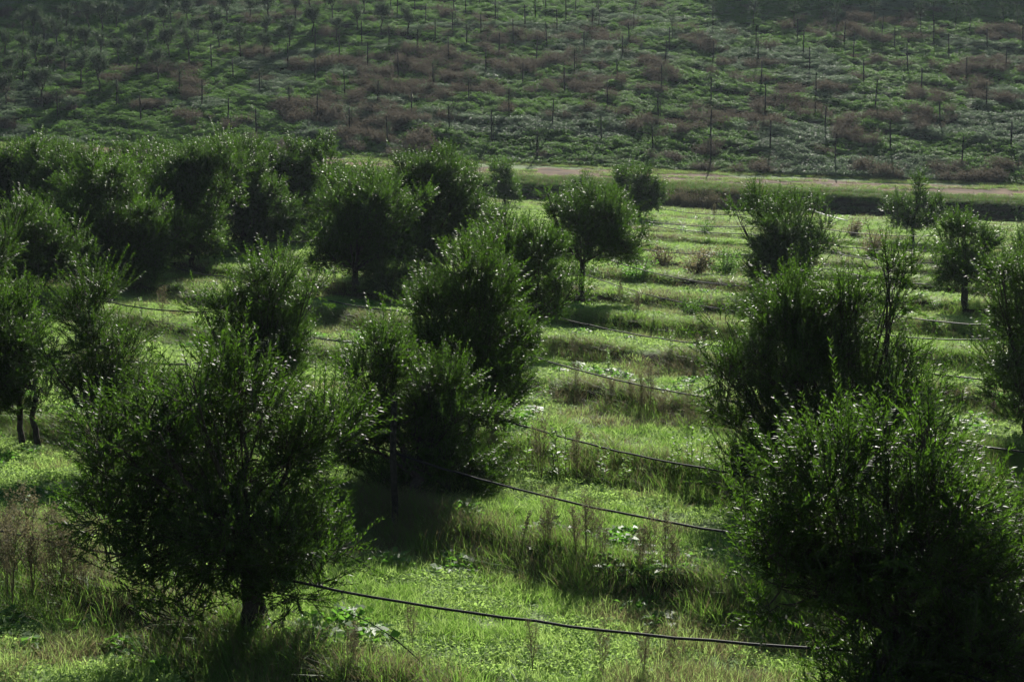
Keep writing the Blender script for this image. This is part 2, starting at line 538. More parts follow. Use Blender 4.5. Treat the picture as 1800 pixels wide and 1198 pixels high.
# shaded vegetation of the bank under the track, and its verge
T_RANK = [grass_tuft('tuft', 60, .35, .3, .75, .022, [M_NETTLE, M_DRY], 0.95, f, 0.6) for f in (0.15, 0.35, 0.6)]
n = 9000
x = rnd(n, -62, 62); t = np.where(rnd(n) < .3, rnd(n, -10.6, -8.6), rnd(n, -9.2, -6.4))
y = d0(x) + t
hz = rnd(n, .5, 1.3) * np.where(t > -8.6, 0.5, 0.35)
scatter('bank_undergrowth', 'dark rank undergrowth on the bank below the dirt track', x, y, T_RANK, rnd(n, .8, 1.4), hz, cat='undergrowth')
n = 15000
x = rnd(n, -62, 62); y = d0(x) + np.where(rnd(n) < .4, rnd(n, -2.3, .8), rnd(n, -6.8, -1.5))
keep = (fbm(x * .25, y * 1.1, 111) > .49 + .1 * (rnd(n) - .5)) | (y > d0(x) - 1.4)
x, y = x[keep], y[keep]
scatter('verge_grass', 'low grass on the verges and crown of the dirt track', x, y, T_STRAW + T_STRAW + T_LUSH, rnd(len(x), 1.0, 1.8), rnd(len(x), .5, 1.2), cat='grass')

# far hillside: green, brown and pale weeds in patches
T_GREEN = [leafy_tuft('tuft', 110, .34, .36, .10, .06, [M_NETTLE], 0.6) for _ in range(3)]
T_BRN = [stem_tuft('tuft', 26, .42, .35, .85, 7, .11, .035, [M_BROWN], 0.4, 0.25) for _ in range(3)]
T_PALE = [leafy_tuft('tuft', 110, .45, .4, .15, .05, [M_PALE], 0.8) for _ in range(2)]


def hill_kind(x, y):
    t = y - d0(x)
    a = fbm(x * 0.30 + 0.06 * y, y * 0.36, 121, 3)
    a2 = fbm(x * 0.05, y * 0.07, 125, 2) - 0.5
    b = fbm(x * 0.14, y * 0.2, 131, 3)
    mid = np.exp(-((t - 19) / 17) ** 2) * np.exp(-((x + 1) / 24) ** 2) + 0.75 * np.exp(-((t - 7) / 9) ** 2) * sm(x, -5, 20)
    brown = a + 0.15 * mid + 0.25 * a2 > 0.69
    pale = (b + 0.09 * np.exp(-((t - 6) / 8) ** 2) * sm(x, 5, 30) + 0.16 * np.exp(-(t / 1.4) ** 2) * (fbm(x * .2, 0 * x, 133) > .5)) > 0.63
    return np.where(brown & (vnoise(x * 1.3, y * 1.3, 137) > .44), 1, np.where(pale, 2, 0))


n = 52000
t = 66 * rnd(n) ** 1.15 - 0.6
x = rnd(n, -1, 1) * (0.46 * (107 + t) + 4)
y = d0(x) + t
kd = hill_kind(x, y)
big = 0.55 + 0.9 * fbm(x * 0.45, y * 0.45, 141)
for k, nm, lb, S, hs in ((0, 'hill_green_weeds', 'leafy green weeds over the far hillside', T_GREEN, 0.9),
                         (1, 'hill_brown_weeds', 'dry reddish brown weeds in patches on the far hillside', T_BRN, 1.0),
                         (2, 'hill_pale_weeds', 'pale grey green weeds in patches on the far hillside', T_PALE, 0.9)):
    q = kd == k
    scatter(nm, lb, x[q], y[q], S, rnd(q.sum(), .8, 1.4), hs * big[q] * rnd(q.sum(), .6, 1.3), cat='weeds')

# ------------------------------------------------------------------ olive trees
def bez(a, b, c, n):
    t = np.linspace(0, 1, n)[:, None]
    return (1 - t) ** 2 * a + 2 * t * (1 - t) * b + t ** 2 * c


def wob(x): return np.sin(x[:, 0] * 3.1 + 1.7 * np.sin(x[:, 2] * 2.3)) * np.sin(x[:, 1] * 2.7 + 1.1) + np.sin(x[:, 2] * 3.7 + x[:, 0] * 1.9) * 0.6


def olive_meshes(name, lobes, trunk_h, r0, leaf=(.065, .016), gap=.024, dens=60, tl=.5, up=.6, stems=1, puff=.30, leafmat=None, thin=0.0, twig_r=.004):
    """lobes: (x, y, z, rx, ry, rz) in metres from the foot; returns trunk mesh and crown mesh"""
    tb, cb = Buf(), Buf()
    forks = []
    for s in range(stems):
        off = np.array([0.0 if stems == 1 else (-.16 + .32 * s / (stems - 1)), rnd(1, -.05, .05)[0], 0])
        P = np.array([off + [0, 0, -.15], off + [.02, .01, .12], off + [rnd(1, -.06, .06)[0], rnd(1, -.06, .06)[0], trunk_h * .55],
                      off * 1.6 + [rnd(1, -.1, .1)[0], rnd(1, -.1, .1)[0], trunk_h]])
        t = np.linspace(0, 3, 13)
        PP = np.stack([np.interp(t, range(4), P[:, i]) for i in range(3)], -1)
        PP += RNG.normal(0, .012, PP.shape)
        q = r0 / math.sqrt(stems)
        tube(tb, PP, np.interp(t, [0, .6, 1.2, 3], [q * 1.5, q * 1.1, q, q * .85]) * rnd(13, .92, 1.08), 6 if stems > 1 else 8)
        forks.append(PP[-1])
    B, Dr, Ln = [], [], []
    seedk = rnd(1, 0, 9)[0]
    for li, (cx, cy, cz, rx, ry, rz) in enumerate(lobes):
        c = np.array([cx, cy, cz]); rad = np.array([rx, ry, rz])
        f = forks[li % len(forks)]
        ctrl = f + (c - f) * np.array([.55, .55, .2]) + RNG.normal(0, .06, 3) + np.array([0, 0, .12])
        limb = bez(f, ctrl, c + np.array([0, 0, rz * .35]), 9)
        limb[1:-1] += RNG.normal(0, .02, (7, 3))
        rl = r0 * .36
        tube(tb, limb, np.linspace(rl, .008, 9), 6)
        vol = 4.19 * rx * ry * rz
        n = max(int(vol * dens), int(dens * .22))
        # foliage puffs: each a bunch of twigs from one branch end, unevenly filling the lobe
        pr = puff
        K = max(4, int(.50 * vol / (4.19 * pr ** 3) + .5))
        U = unit(K) * (rnd(K) ** 0.40)[:, None]
        U[:, 2] = np.where(U[:, 2] < -.55, U[:, 2] * .7, U[:, 2])
        PC = c + U * np.maximum(rad - pr * .6, rad * .62) * rnd(K, .85, 1.12)[:, None]
        wgt = rnd(K, .45, 1.5); pk = RNG.choice(K, n, p=wgt / wgt.sum())
        for k in range(min(K, 22)):
            st = limb[RNG.integers(3, 9)]
            br = bez(st, (st + PC[k]) / 2 + np.array([0, 0, -.08]), PC[k], 5)
            tube(tb, br, np.linspace(.013, .005, 5), 4)
        q = unit(n)
        ps = (rnd(K, .65, 1.45) * pr)[pk][:, None]
        b = PC[pk] + q * ps * .62 * np.array([1, 1, .8])
        u = U[pk]
        keep = wob(b * 1.5 + seedk) > -1.0 + thin * .8
        b, u, q, ps, pk = b[keep], u[keep], q[keep], ps[keep], pk[keep]; n = len(b)
        d = nrm(q * .75 + u * .55 + np.array([0, 0, up]) + RNG.normal(0, .25, (n, 3)))
        low = (u[:, 2] < -.4) & (rnd(n) < .7)
        d[low, 2] -= .7 * up
        d = nrm(d)
        B.append(b); Dr.append(d); Ln.append(tl * rnd(n, .5, 1.2) * (0.8 + .4 * np.clip(u[:, 2], 0, 1)) * np.where((rnd(n) < .035) & (u[:, 2] > .35), 1.65, 1))
    B = np.concatenate(B); Dr = np.concatenate(Dr); Ln = np.concatenate(Ln)
    n = len(B)
    curve = RNG.normal(0, .12, (n, 3)) + np.array([0, 0, .10])
    A = nrm(np.cross(Dr, unit(n))); C = np.cross(Dr, A)

    def at(k, t): return B[k] + Dr[k] * (Ln[k] * t)[:, None] + curve[k] * (Ln[k] * t * t)[:, None]
    # twig stems
    rings = []
    a3 = np.arange(3) * 2.094
    k = np.arange(n)
    for t, r in ((-.15, twig_r * 1.4), (.45, twig_r), (1.0, twig_r * .4)):
        p = at(k, np.full(n, t))
        rings.append(p[:, None] + r * (np.cos(a3)[None, :, None] * A[:, None] + np.sin(a3)[None, :, None] * C[:, None]))
    V = np.stack(rings, 1).reshape(-1, 3)
    q = np.arange(n)[:, None] * 9
    Q = []
    for rr in (0, 3):
        for j in range(3):
            Q.append(q + np.array([[rr + j, rr + (j + 1) % 3, rr + 3 + (j + 1) % 3, rr + 3 + j]]))
    cb.add(V, np.concatenate(Q), 1)
    # leaves in opposite pairs along the twigs
    m = np.maximum((Ln / gap).astype(int), 4)
    k = np.repeat(np.arange(n), m); i = np.arange(len(k)) - np.repeat(np.cumsum(m) - m, m)
    t = .08 + .92 * i / np.repeat(m, m)
    P = at(k, t); T = nrm(Dr[k] + 2 * curve[k] * t[:, None])
    for sgn in (1, -1):
        ang = (i % 2) * 1.571 + np.repeat(rnd(n, 0, 6.28), m) + RNG.normal(0, .3, len(k)) + (0 if sgn > 0 else np.pi)
        rad = np.cos(ang)[:, None] * A[k] + np.sin(ang)[:, None] * C[k]
        D = nrm(T * rnd(len(k), .5, 1.1)[:, None] + rad * .8)
        N = nrm(T - rad * .5) + RNG.normal(0, .25, (len(k), 3))
        sz = rnd(len(k), .7, 1.25) * (1 - .35 * t)
        ok = rnd(len(k)) > .12
        leaves(cb, P[ok], D[ok], N[ok], leaf[0] * sz[ok], leaf[1] * sz[ok], 0, .2)
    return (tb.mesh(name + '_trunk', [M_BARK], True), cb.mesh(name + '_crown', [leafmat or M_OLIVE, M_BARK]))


def plant(name, meshes, loc, label, cat, group, rz=0.0, s=1.0):
    e = empty(name, loc, rz, s)
    link('trunk', meshes[0], e); link('crown', meshes[1], e)
    return tag(e, label, cat, group)


G_OL = 'olive trees of the terraced orchard'


def photo_tree(base, lobes, label, near=True, stems=1, r0=.10, trunk=None, skirt=0, dy0=0.0, grow=1.0, **kw):
    p = gp(*base)
    s = F_PX / p[1]
    if p[1] > 40 and base[0] < 560: grow *= 1.18
    L = []
    for (px, py, rx, rz) in lobes:
        ry = .5 * (rx + rz) * .95
        L.append(((px - base[0]) / s, dy0 + rnd(1, -.45, .45)[0] * (rx + 30) / s, (base[1] - py) / s, 1.14 * grow * rx / s, 1.3 * grow * ry / s, 1.14 * grow * rz / s))
    L = [(a, b_, c - .10, d_, e_, f_) for a, b_, c, d_, e_, f_ in L]
    for lb in [L[i] for i in RNG.integers(0, len(L), 5)]:      # stray boughs that break the outline
        q = unit(1, -.15, .8)[0] * 1.12
        m_ = rnd(1, .3, .48)[0] * (lb[3] + lb[5]) / 2
        L.append((lb[0] + q[0] * lb[3], lb[1] + q[1] * lb[4], max(lb[2] + q[2] * lb[5], .6), m_, m_, m_))
    if skirt:
        w = skirt / s
        L += [(-.5 * w, -.1, .5, .55 * w, .6 * w, .42), (.5 * w, .1, .55, .55 * w, .6 * w, .45), (0, -.2, .75, .6 * w, .6 * w, .5)]
    low = min(l[2] - l[5] for l in L)
    th = trunk if trunk else max(.35, min(low + .45, 1.3))
    d = p[1]
    if 'leaf' not in kw:
        if d < 24: kw.update(leaf=(.082, .021), gap=.026, dens=165)
        elif d < 36: kw.update(leaf=(.090, .025), gap=.030, dens=165)
        elif d < 60: kw.update(leaf=(.115, .035), gap=.042, dens=120)
        else: kw.update(leaf=(.15, .048), gap=.062, dens=105, twig_r=.006)
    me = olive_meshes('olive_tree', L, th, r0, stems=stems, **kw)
    return plant('olive_tree', me, p, label, 'olive tree', G_OL)


photo_tree((440, 1110), [(400, 790, 150, 120), (290, 690, 110, 80), (240, 860, 95, 110), (470, 900, 130, 110), (540, 760, 90, 110),
                         (350, 960, 140, 75), (560, 900, 75, 90), (195, 770, 60, 90), (430, 670, 110, 80), (300, 790, 90, 90), (520, 1000, 95, 60), (420, 1020, 120, 52), (270, 990, 80, 60), (190, 860, 60, 80), (345, 1045, 85, 40)],
           'large bushy olive tree filling the lower left foreground with a dark thick trunk', r0=.13, trunk=1.15)
photo_tree((735, 880), [(770, 740, 75, 80), (640, 700, 65, 90), (625, 790, 55, 70), (770, 840, 85, 75), (725, 740, 65, 80),
                        (660, 620, 60, 55), (805, 810, 45, 60), (690, 860, 60, 60)],
           'olive tree directly behind the tall dark wooden post', r0=.10, dy0=.75, grow=1.2)
photo_tree((825, 800), [(820, 590, 105, 110), (760, 620, 65, 90), (850, 510, 75, 70), (822, 455, 42, 38), (895, 600, 45, 80), (740, 530, 42, 45),
                        (840, 700, 80, 60), (875, 680, 36, 55), (770, 690, 60, 60)],
           'tall dense dark olive tree at the middle of the orchard left of the grass lane', r0=.11, skirt=65)
photo_tree((942, 622), [(940, 470, 55, 65), (925, 425, 45, 42), (955, 540, 48, 42), (905, 480, 36, 60), (980, 515, 28, 38), (880, 425, 32, 42)],
           'slim olive tree with a bare lower trunk standing beside the bright grass lane', r0=.11, trunk=.95)
photo_tree((1022, 530), [(1040, 405, 80, 55), (1060, 360, 52, 32), (995, 375, 42, 40), (1088, 425, 35, 42), (1015, 440, 55, 36)],
           'round olive tree right of the slim bare-trunked one with a leaning trunk', r0=.10)
photo_tree((625, 515), [(640, 380, 85, 70), (590, 415, 50, 50), (680, 410, 55, 65), (640, 325, 72, 36), (568, 445, 40, 34), (650, 450, 65, 36)],
           'wide spreading olive tree with a low dark skirt behind the small bright bush', r0=.12)
photo_tree((737, 478), [(741, 365, 88, 75), (761, 305, 76, 34), (815, 370, 55, 55), (710, 410, 55, 50), (761, 430, 61, 40)],
           'dark olive tree touching the right side of the wide spreading one', skirt=60)
photo_tree((895, 520), [(868, 395, 32, 38), (895, 440, 30, 48), (850, 430, 22, 30)],
           'narrow olive tree half hidden behind the slim bare-trunked one', skirt=30)
photo_tree((692, 532), [(692, 490, 32, 30), (700, 470, 20, 16), (675, 500, 18, 18)],
           'small bright green olive bush in front of the wide spreading tree', trunk=.3, r0=.05)
photo_tree((887, 365), [(888, 320, 24, 32), (880, 300, 16, 20), (895, 345, 18, 16)], 'small olive tree at the far field edge below the track, left of the pair', r0=.07)
photo_tree((1022, 352), [(1020, 322, 15, 22), (1026, 336, 12, 12)], 'smallest slim olive sapling at the far field edge', r0=.05, trunk=.5)
photo_tree((1125, 388), [(1115, 325, 36, 32), (1140, 345, 28, 28), (1100, 300, 20, 18), (1120, 355, 30, 18)],
           'rounded grey green olive tree nearest the dirt track at centre', r0=.09, skirt=30)
photo_tree((1368, 512), [(1370, 420, 58, 75), (1348, 365, 42, 38), (1402, 430, 40, 58), (1362, 470, 55, 34)],
           'tall rounded olive tree below the pale pipe', r0=.10, skirt=60)
photo_tree((1603, 430), [(1600, 375, 36, 32), (1607, 335, 12, 30), (1582, 372, 24, 26)],
           'isolated olive tree with a spiky leader in front of the dark bank', r0=.09)
photo_tree((1697, 552), [(1690, 450, 55, 52), (1680, 405, 40, 32), (1722, 440, 36, 45), (1670, 480, 36, 30), (1705, 490, 40, 24)],
           'dark olive tree with a bare leaning trunk at the right edge of the field', r0=.11, trunk=1.0)
photo_tree((1805, 770), [(1795, 570, 65, 100), (1765, 620, 35, 48), (1790, 480, 46, 38), (1805, 670, 60, 60)],
           'olive tree cut by the right edge of the picture', r0=.10, skirt=60)
photo_tree((1430, 860), [(1400, 620, 100, 100), (1385, 530, 62, 62), (1340, 650, 62, 75), (1470, 610, 62, 75), (1420, 730, 115, 75), (1325, 750, 60, 60),
                         (1270, 560, 36, 26), (1275, 640, 32, 36), (1360, 790, 60, 40), (1290, 700, 45, 55), (1300, 810, 60, 55)],
           'large light green olive tree at right, left of the one with the bare upright shoot', r0=.11, skirt=110, grow=1.17)
photo_tree((1520, 905), [(1552, 500, 36, 52), (1545, 450, 20, 22), (1600, 650, 55, 65), (1530, 700, 75, 85), (1568, 600, 50, 36), (1622, 740, 36, 65), (1480, 530, 22, 40), (1620, 810, 75, 80), (1550, 800, 70, 80)],
           'olive tree with a tall bare shoot rising behind the near right tree', r0=.055, stems=2)
photo_tree((1575, 1300), [(1500, 810, 110, 85), (1560, 910, 150, 110), (1430, 830, 80, 70), (1650, 950, 100, 100), (1480, 980, 120, 80), (1600, 745, 50, 50),
                          (1715, 1000, 75, 80), (1550, 1080, 150, 85), (1680, 1100, 115, 85), (1400, 910, 50, 60), (1750, 1120, 75, 80), (1620, 830, 80, 70), (1370, 970, 60, 70), (1365, 860, 55, 60), (1335, 930, 60, 60), (1350, 1020, 55, 60),
                          (1560, 1180, 120, 60), (1690, 1190, 110, 60), (1540, 1230, 90, 60), (1640, 1240, 130, 60), (1770, 1200, 80, 90)],
           'very large near olive tree filling the lower right corner', grow=1.2, skirt=150, r0=.12, trunk=1.0)
photo_tree((1840, 1270), [(1800, 1070, 80, 90), (1850, 960, 60, 60), (1800, 1150, 90, 90), (1740, 1190, 90, 70)], 'olive tree just entering the lower right edge', r0=.09, grow=1.2)
photo_tree((50, 790), [(5, 600, 62, 80), (-15, 550, 46, 46), (55, 630, 38, 52), (15, 690, 55, 55), (82, 690, 34, 42), (-40, 650, 60, 90)],
           'thin olive tree with two bare stems at the left edge', stems=2, r0=.085, trunk=1.15, grow=1.15)
photo_tree((190, 835), [(168, 570, 52, 62), (205, 620, 45, 45), (150, 645, 36, 46), (235, 650, 50, 36), (195, 710, 60, 50)],
           'olive tree with feathery upright top behind the large left foreground one', r0=.08, thin=.2, grow=1.3)
photo_tree((466, 740), [(455, 540, 52, 62), (482, 505, 46, 42), (412, 525, 34, 38), (502, 585, 40, 52), (440, 610, 55, 55), (470, 660, 60, 40)],
           'light green olive tree topping the left foreground one', r0=.08, thin=.1, grow=1.3)
photo_tree((62, 545), [(60, 430, 60, 55), (92, 405, 36, 38), (28, 460, 38, 46), (70, 480, 55, 36), (110, 450, 30, 40)],
           'dark olive tree on two thin trunks at the far left', stems=2, r0=.11, trunk=.95)
photo_tree((205, 508), [(200, 395, 78, 75), (187, 320, 61, 42), (254, 420, 46, 55), (157, 430, 46, 46)], 'dark olive tree right of the two-trunked one in the left back group', skirt=75)
photo_tree((335, 468), [(336, 365, 67, 75), (356, 300, 49, 36), (302, 405, 39, 46)], 'dark olive tree with a slanting trunk behind the small sunlit patch', skirt=65)
photo_tree((425, 448), [(427, 345, 61, 65), (414, 285, 51, 34), (471, 380, 44, 46)], 'dark olive tree between the slanting-trunk one and the thin pole', skirt=60)
photo_tree((522, 425), [(502, 335, 56, 62), (529, 290, 39, 36), (473, 380, 41, 36)], 'dark olive tree right above the thin pole', skirt=55)
photo_tree((40, 430), [(32, 320, 76, 52), (75, 280, 44, 26), (-35, 330, 61, 50)], 'dark olive tree at the back left corner of the field', skirt=80)
photo_tree((125, 440), [(131, 335, 56, 60), (107, 290, 37, 28)], 'dark olive tree second from the back left corner', skirt=60)
photo_tree((275, 428), [(261, 335, 44, 60), (294, 300, 32, 30)], 'narrow dark olive tree in the back row left of the slanting-trunk one', skirt=45)
photo_tree((-45, 640), [(-40, 480, 62, 80), (-20, 540, 40, 50)], 'olive tree mostly outside the left edge', r0=.1, skirt=60)
photo_tree((1810, 490), [(1815, 430, 26, 26), (1800, 450, 20, 18)], 'low olive bush at the right edge near the bank', r0=.06, trunk=.3)
photo_tree((590, 405), [(585, 335, 42, 34), (610, 310, 30, 22)], 'olive tree hidden behind the wide spreading one', skirt=40)
photo_tree((830, 400), [(828, 335, 28, 36), (810, 300, 20, 18)], 'olive tree behind the dark one right of the wide spreading tree', skirt=40)

# ------------------------------------------------------------------ young trees and stakes on the far hillside
def auto_lobes(h, w, base, n):
    L = [(0, 0, base + (h - base) * .5, w * .32, w * .32, (h - base) * .38)]
    for k in range(n):
        a = rnd(1, 0, 6.28)[0]; q = rnd(1, .15, .34)[0] * w
        zz = base + (h - base) * rnd(1, .3, .85)[0]
        L.append((q * math.cos(a), q * math.sin(a), zz, w * .2, w * .2, (h - base) * .2))
    return L


YOUNG = [olive_meshes('young_olive', auto_lobes(hh, ww, .9, 6), 1.25, .075, leaf=(.17, .055), gap=.08, dens=110, tl=.5, up=.7, leafmat=M_YOUNG, twig_r=.008)
         for hh, ww in ((3.2, 2.1), (2.9, 1.8), (3.3, 2.3))]
THIN = [olive_meshes('thin_olive', auto_lobes(hh, ww, 1.1, 4), 1.5, .035, leaf=(.15, .045), gap=.085, dens=50, tl=.45, up=.6, leafmat=M_YOUNG, thin=.3, twig_r=.008)
        for hh, ww in ((2.9, 1.3), (3.1, 1.5), (2.7, 1.1))]
b = Buf(); tube(b, [(0, 0, -.2), (.01, 0, .8), (-.005, .01, 1.6), (0, 0, 2.25)], [.062, .060, .056, .05], 6)
STAKE = b.mesh('wooden_stake', [M_WOOD], True)

FULL = [(40, 108), (63, 115), (84, 123), (114, 130), (143, 151), (175, 162), (17, 150), (41, 152), (75, 191), (208, 115), (178, 106), (150, 100), (125, 95),
        (100, 87), (240, 132), (278, 143), (235, 87), (260, 80), (289, 67), (319, 76), (349, 80), (41, 66), (117, 56), (156, 57), (180, 60), (78, 76), (58, 68),
        (205, 52), (250, 46), (300, 40), (330, 50), (374, 64), (400, 45), (440, 38), (422, 102), (464, 106), (509, 89), (468, 72), (550, 65), (592, 74), (628, 53),
        (670, 61), (472, 43), (520, 36), (585, 36), (640, 27), (10, 100), (12, 190), (385, 89), (332, 113), (298, 106), (545, 25), (718, 67)]
EDGE = [(1471, 59), (1536, 48), (1618, 58), (1704, 60), (1680, 47), (1763, 50), (1787, 62), (1395, 52), (1324, 54), (1181, 70), (1253, 58), (1114, 53), (1053, 47), (1640, 42)]
WITH = [(102, 211), (205, 189), (315, 163), (457, 161), (761, 156), (824, 179), (664, 187), (864, 247), (944, 277), (1010, 128), (1027, 94), (508, 191), (790, 230), (681, 258),
        (895, 206), (684, 87), (871, 42), (796, 57), (733, 95), (1041, 54), (1157, 211), (1148, 268), (820, 80), (450, 238), (615, 239), (1163, 160)]
BARE = [(248, 213), (355, 189), (372, 122), (410, 141), (506, 119), (554, 93), (554, 143), (401, 217), (558, 214), (606, 167), (597, 103), (636, 78), (646, 115),
        (700, 139), (698, 30), (687, 17), (729, 22), (748, 43), (765, 73), (819, 30), (846, 63), (789, 111), (877, 98), (854, 132), (724, 208), (971, 222),
        (1057, 250), (1068, 191), (992, 167), (919, 150), (943, 108), (961, 80), (902, 72), (923, 48), (941, 35), (979, 57), (995, 39), (959, 16), (1012, 21),
        (798, 17), (843, 11), (1106, 78), (1094, 105), (1085, 145), (1176, 88), (1170, 115), (1253, 112), (1250, 180), (1249, 240), (1249, 294), (1329, 85),
        (1333, 110), (1338, 150), (1345, 200), (1354, 260), (1402, 69), (1412, 98), (1423, 126), (1434, 175), (1484, 75), (1500, 106), (1518, 145), (1538, 191),
        (1565, 260), (1450, 230), (1467, 290), (1550, 65), (1572, 86), (1595, 123), (1620, 166), (1652, 223), (1690, 292), (1777, 263), (1734, 193), (1698, 143),
        (1668, 103), (1641, 80), (1735, 88), (1768, 123), (1798, 78)]


def kind_word(p):
    return ('leafy green', 'dry brown', 'pale grey green')[int(hill_kind(np.array([p[0]]), np.array([p[1]]))[0])]


def stake(px, py):
    p = gp(px, py, y0=96)
    o = link('wooden_stake', STAKE)
    o.location = p; o.rotation_euler = (R(rnd(1, -2.5, 2.5)[0]), R(rnd(1, -2.5, 2.5)[0]), rnd(1, 0, 6)[0])
    o.scale = (1, 1, rnd(1, .88, 1.08)[0])
    lowest = p[1] - float(d0(p[0])) < 5.5
    tag(o, ('thin dark wooden stake in the lowest row just above the dirt track' if lowest else
            'thin dark wooden stake standing among %s weeds higher on the far hillside' % kind_word(p)), 'stake', 'stakes on the far hillside')


for k, (px, py) in enumerate(FULL):
    p = gp(px, py, y0=96)
    if px < 230: lb = 'full-crowned young olive tree at the left end of the far hillside'
    elif py < 60: lb = 'full-crowned young olive tree near the top edge of the far hillside'
    else: lb = 'full-crowned young olive tree in the left middle of the far hillside'
    plant('young_olive_tree', YOUNG[k % 3], p, lb, 'olive tree', 'young olive trees on the far hillside', rnd(1, 0, 6.28)[0], rnd(1, .82, 1.12)[0])
for k, (px, py) in enumerate(EDGE):
    p = gp(px, py, y0=96)
    plant('young_olive_tree', THIN[k % 3], p, 'thin pale young olive tree standing against the dark shade at the top right', 'olive tree',
          'young olive trees along the shade edge', rnd(1, 0, 6.28)[0], rnd(1, .95, 1.25)[0])
for k, (px, py) in enumerate(WITH):
    stake(px, py)
    p = gp(px + 3, py - 1, y0=96)
    plant('olive_sapling', THIN[(k + 1) % 3], p, 'thin olive sapling growing against its wooden stake on the far hillside', 'sapling',
          'saplings tied to stakes on the far hillside', rnd(1, 0, 6.28)[0], rnd(1, .72, .92)[0])
for px, py in BARE:
    stake(px, py)

# ------------------------------------------------------------------ posts in the field
p = gp(693, 948)
b = Buf(); tube(b, [(0, 0, -.3), (.015, 0, .5), (-.01, .01, 1.3), (.02, 0, 2.12)], [.055, .052, .05, .044], 8)
tube(b, [(.02, 0, 2.10), (.02, 0, 2.122)], [.044, .02], 8)
o = tag(link('wooden_post', b.mesh('wooden_post', [M_WOOD], True)), 'tall dark round wooden post standing before an olive tree, left of centre', 'post')
o.location = p
p = gp(510, 472)
b = Buf(); tube(b, [(0, 0, -.2), (.01, 0, .6), (0, 0, 1.45)], [.025, .022, .02], 6)
o = tag(link('thin_pole', b.mesh('thin_pole', [M_WOOD], True)), 'thin upright pole on the small sunlit patch between left back trees', 'pole')
o.location = p

# ------------------------------------------------------------------ irrigation pipes slung from tree to tree
def hose(pts, label, r=.016, sag=.16, mat=None, h=.75, name='irrigation_pipe', ends=None):
    W = []
    for i, (px, py) in enumerate(pts):
        hh = h if ends is None else ends[i]
        p = gp(px, py, hh); W.append(p + [0, 0, hh])
    P = []
    for a, c in zip(W[:-1], W[1:]):
        L = np.linalg.norm(c - a)
        n = max(int(L / .35), 10)
        t = np.linspace(0, 1, n, endpoint=False)[:, None]
        q = a + (c - a) * t
        q[:, 2] -= (4 * t * (1 - t))[:, 0] * sag * min(L / 7, 1.6) + RNG.normal(0, .004, n)
        P.append(q)
    P.append(W[-1][None])
    P = np.concatenate(P)
    b = Buf(); tube(b, P, r, 6)
    o = link(name, b.mesh(name, [mat or M_HOSE], True))
    # small emitters hanging on the pipe
    k = np.arange(4, len(P) - 3, 5)
    if r > .012 and W[0][1] < 34:
        e = Buf()
        for q in P[k]:
            tube(e, [q + [0, 0, -r * .6], q + [0, 0, -r - .018]], [.011, .007], 6)
        link('drip_emitters', e.mesh('drip_emitters', [M_HOSE]), o)['kind'] = 'stuff'
    return tag(o, label, 'irrigation pipe', 'irrigation pipes slung along the rows')


hose([(-420, 800), (440, 1010), (1580, 1146), (2100, 1290)], 'nearest black pipe, sagging from the left foreground tree to the lower right corner')
hose([(640, 778), (1500, 968), (1960, 1085)], 'black pipe second from the front, leaving the wooden post to the right')
hose([(765, 697), (1390, 846), (2000, 968)], 'black pipe third from the front, crossing below the tall dark tree')
hose([(930, 624), (1420, 720), (2000, 815)], 'black pipe starting at the slim bare-trunked tree')
hose([(985, 560), (1400, 618), (1960, 680)], 'black pipe just above the slim tree base, running right')
hose([(955, 447), (1385, 555), (1780, 594)], 'steeply sagging black pipe from the slim tree crown', sag=.3)
hose([(1035, 443), (1320, 505), (1530, 545), (1780, 572)], 'black pipe below the round centre tree', r=.018)
hose([(1085, 432), (1335, 448), (1460, 473), (1640, 500)], 'black pipe right of the round centre tree, at its mid height', r=.018)
hose([(1130, 394), (1320, 411), (1440, 428), (1660, 440)], 'thin black pipe passing left of the tall rounded tree on the right', r=.02)
hose([(1130, 388), (1320, 398), (1430, 400), (1650, 415)], 'thin black pipe just below the reeds', r=.02)
hose([(1140, 362), (1310, 377)], 'farthest thin black pipe under the reeds', r=.02)
hose([(1440, 430), (1535, 455), (1680, 460)], 'short drooping black pipe between the two right-hand field trees', r=.02)
hose([(1375, 345), (1420, 367), (1490, 388)], 'pale grey pipe leading down from the track into the field', r=.03, mat=M_PIPE, sag=.1, ends=[.9, .8, .3])
hose([(160, 524), (385, 549), (625, 602)], 'black pipe over the left sunlit patch', r=.02)
hose([(-60, 585), (130, 618), (330, 640)], 'black pipe at the left edge behind the thin two-stemmed tree', r=.02)
hose([(530, 515), (700, 546), (900, 590)], 'black pipe in front of the wide spreading tree', r=.02)
hose([(440, 420), (625, 421), (680, 436), (860, 455)], 'thin black pipe passing through the wide spreading tree', r=.018)
hose([(250, 438), (390, 486), (560, 520)], 'thin black pipe in the shade of the left back group', r=.018)

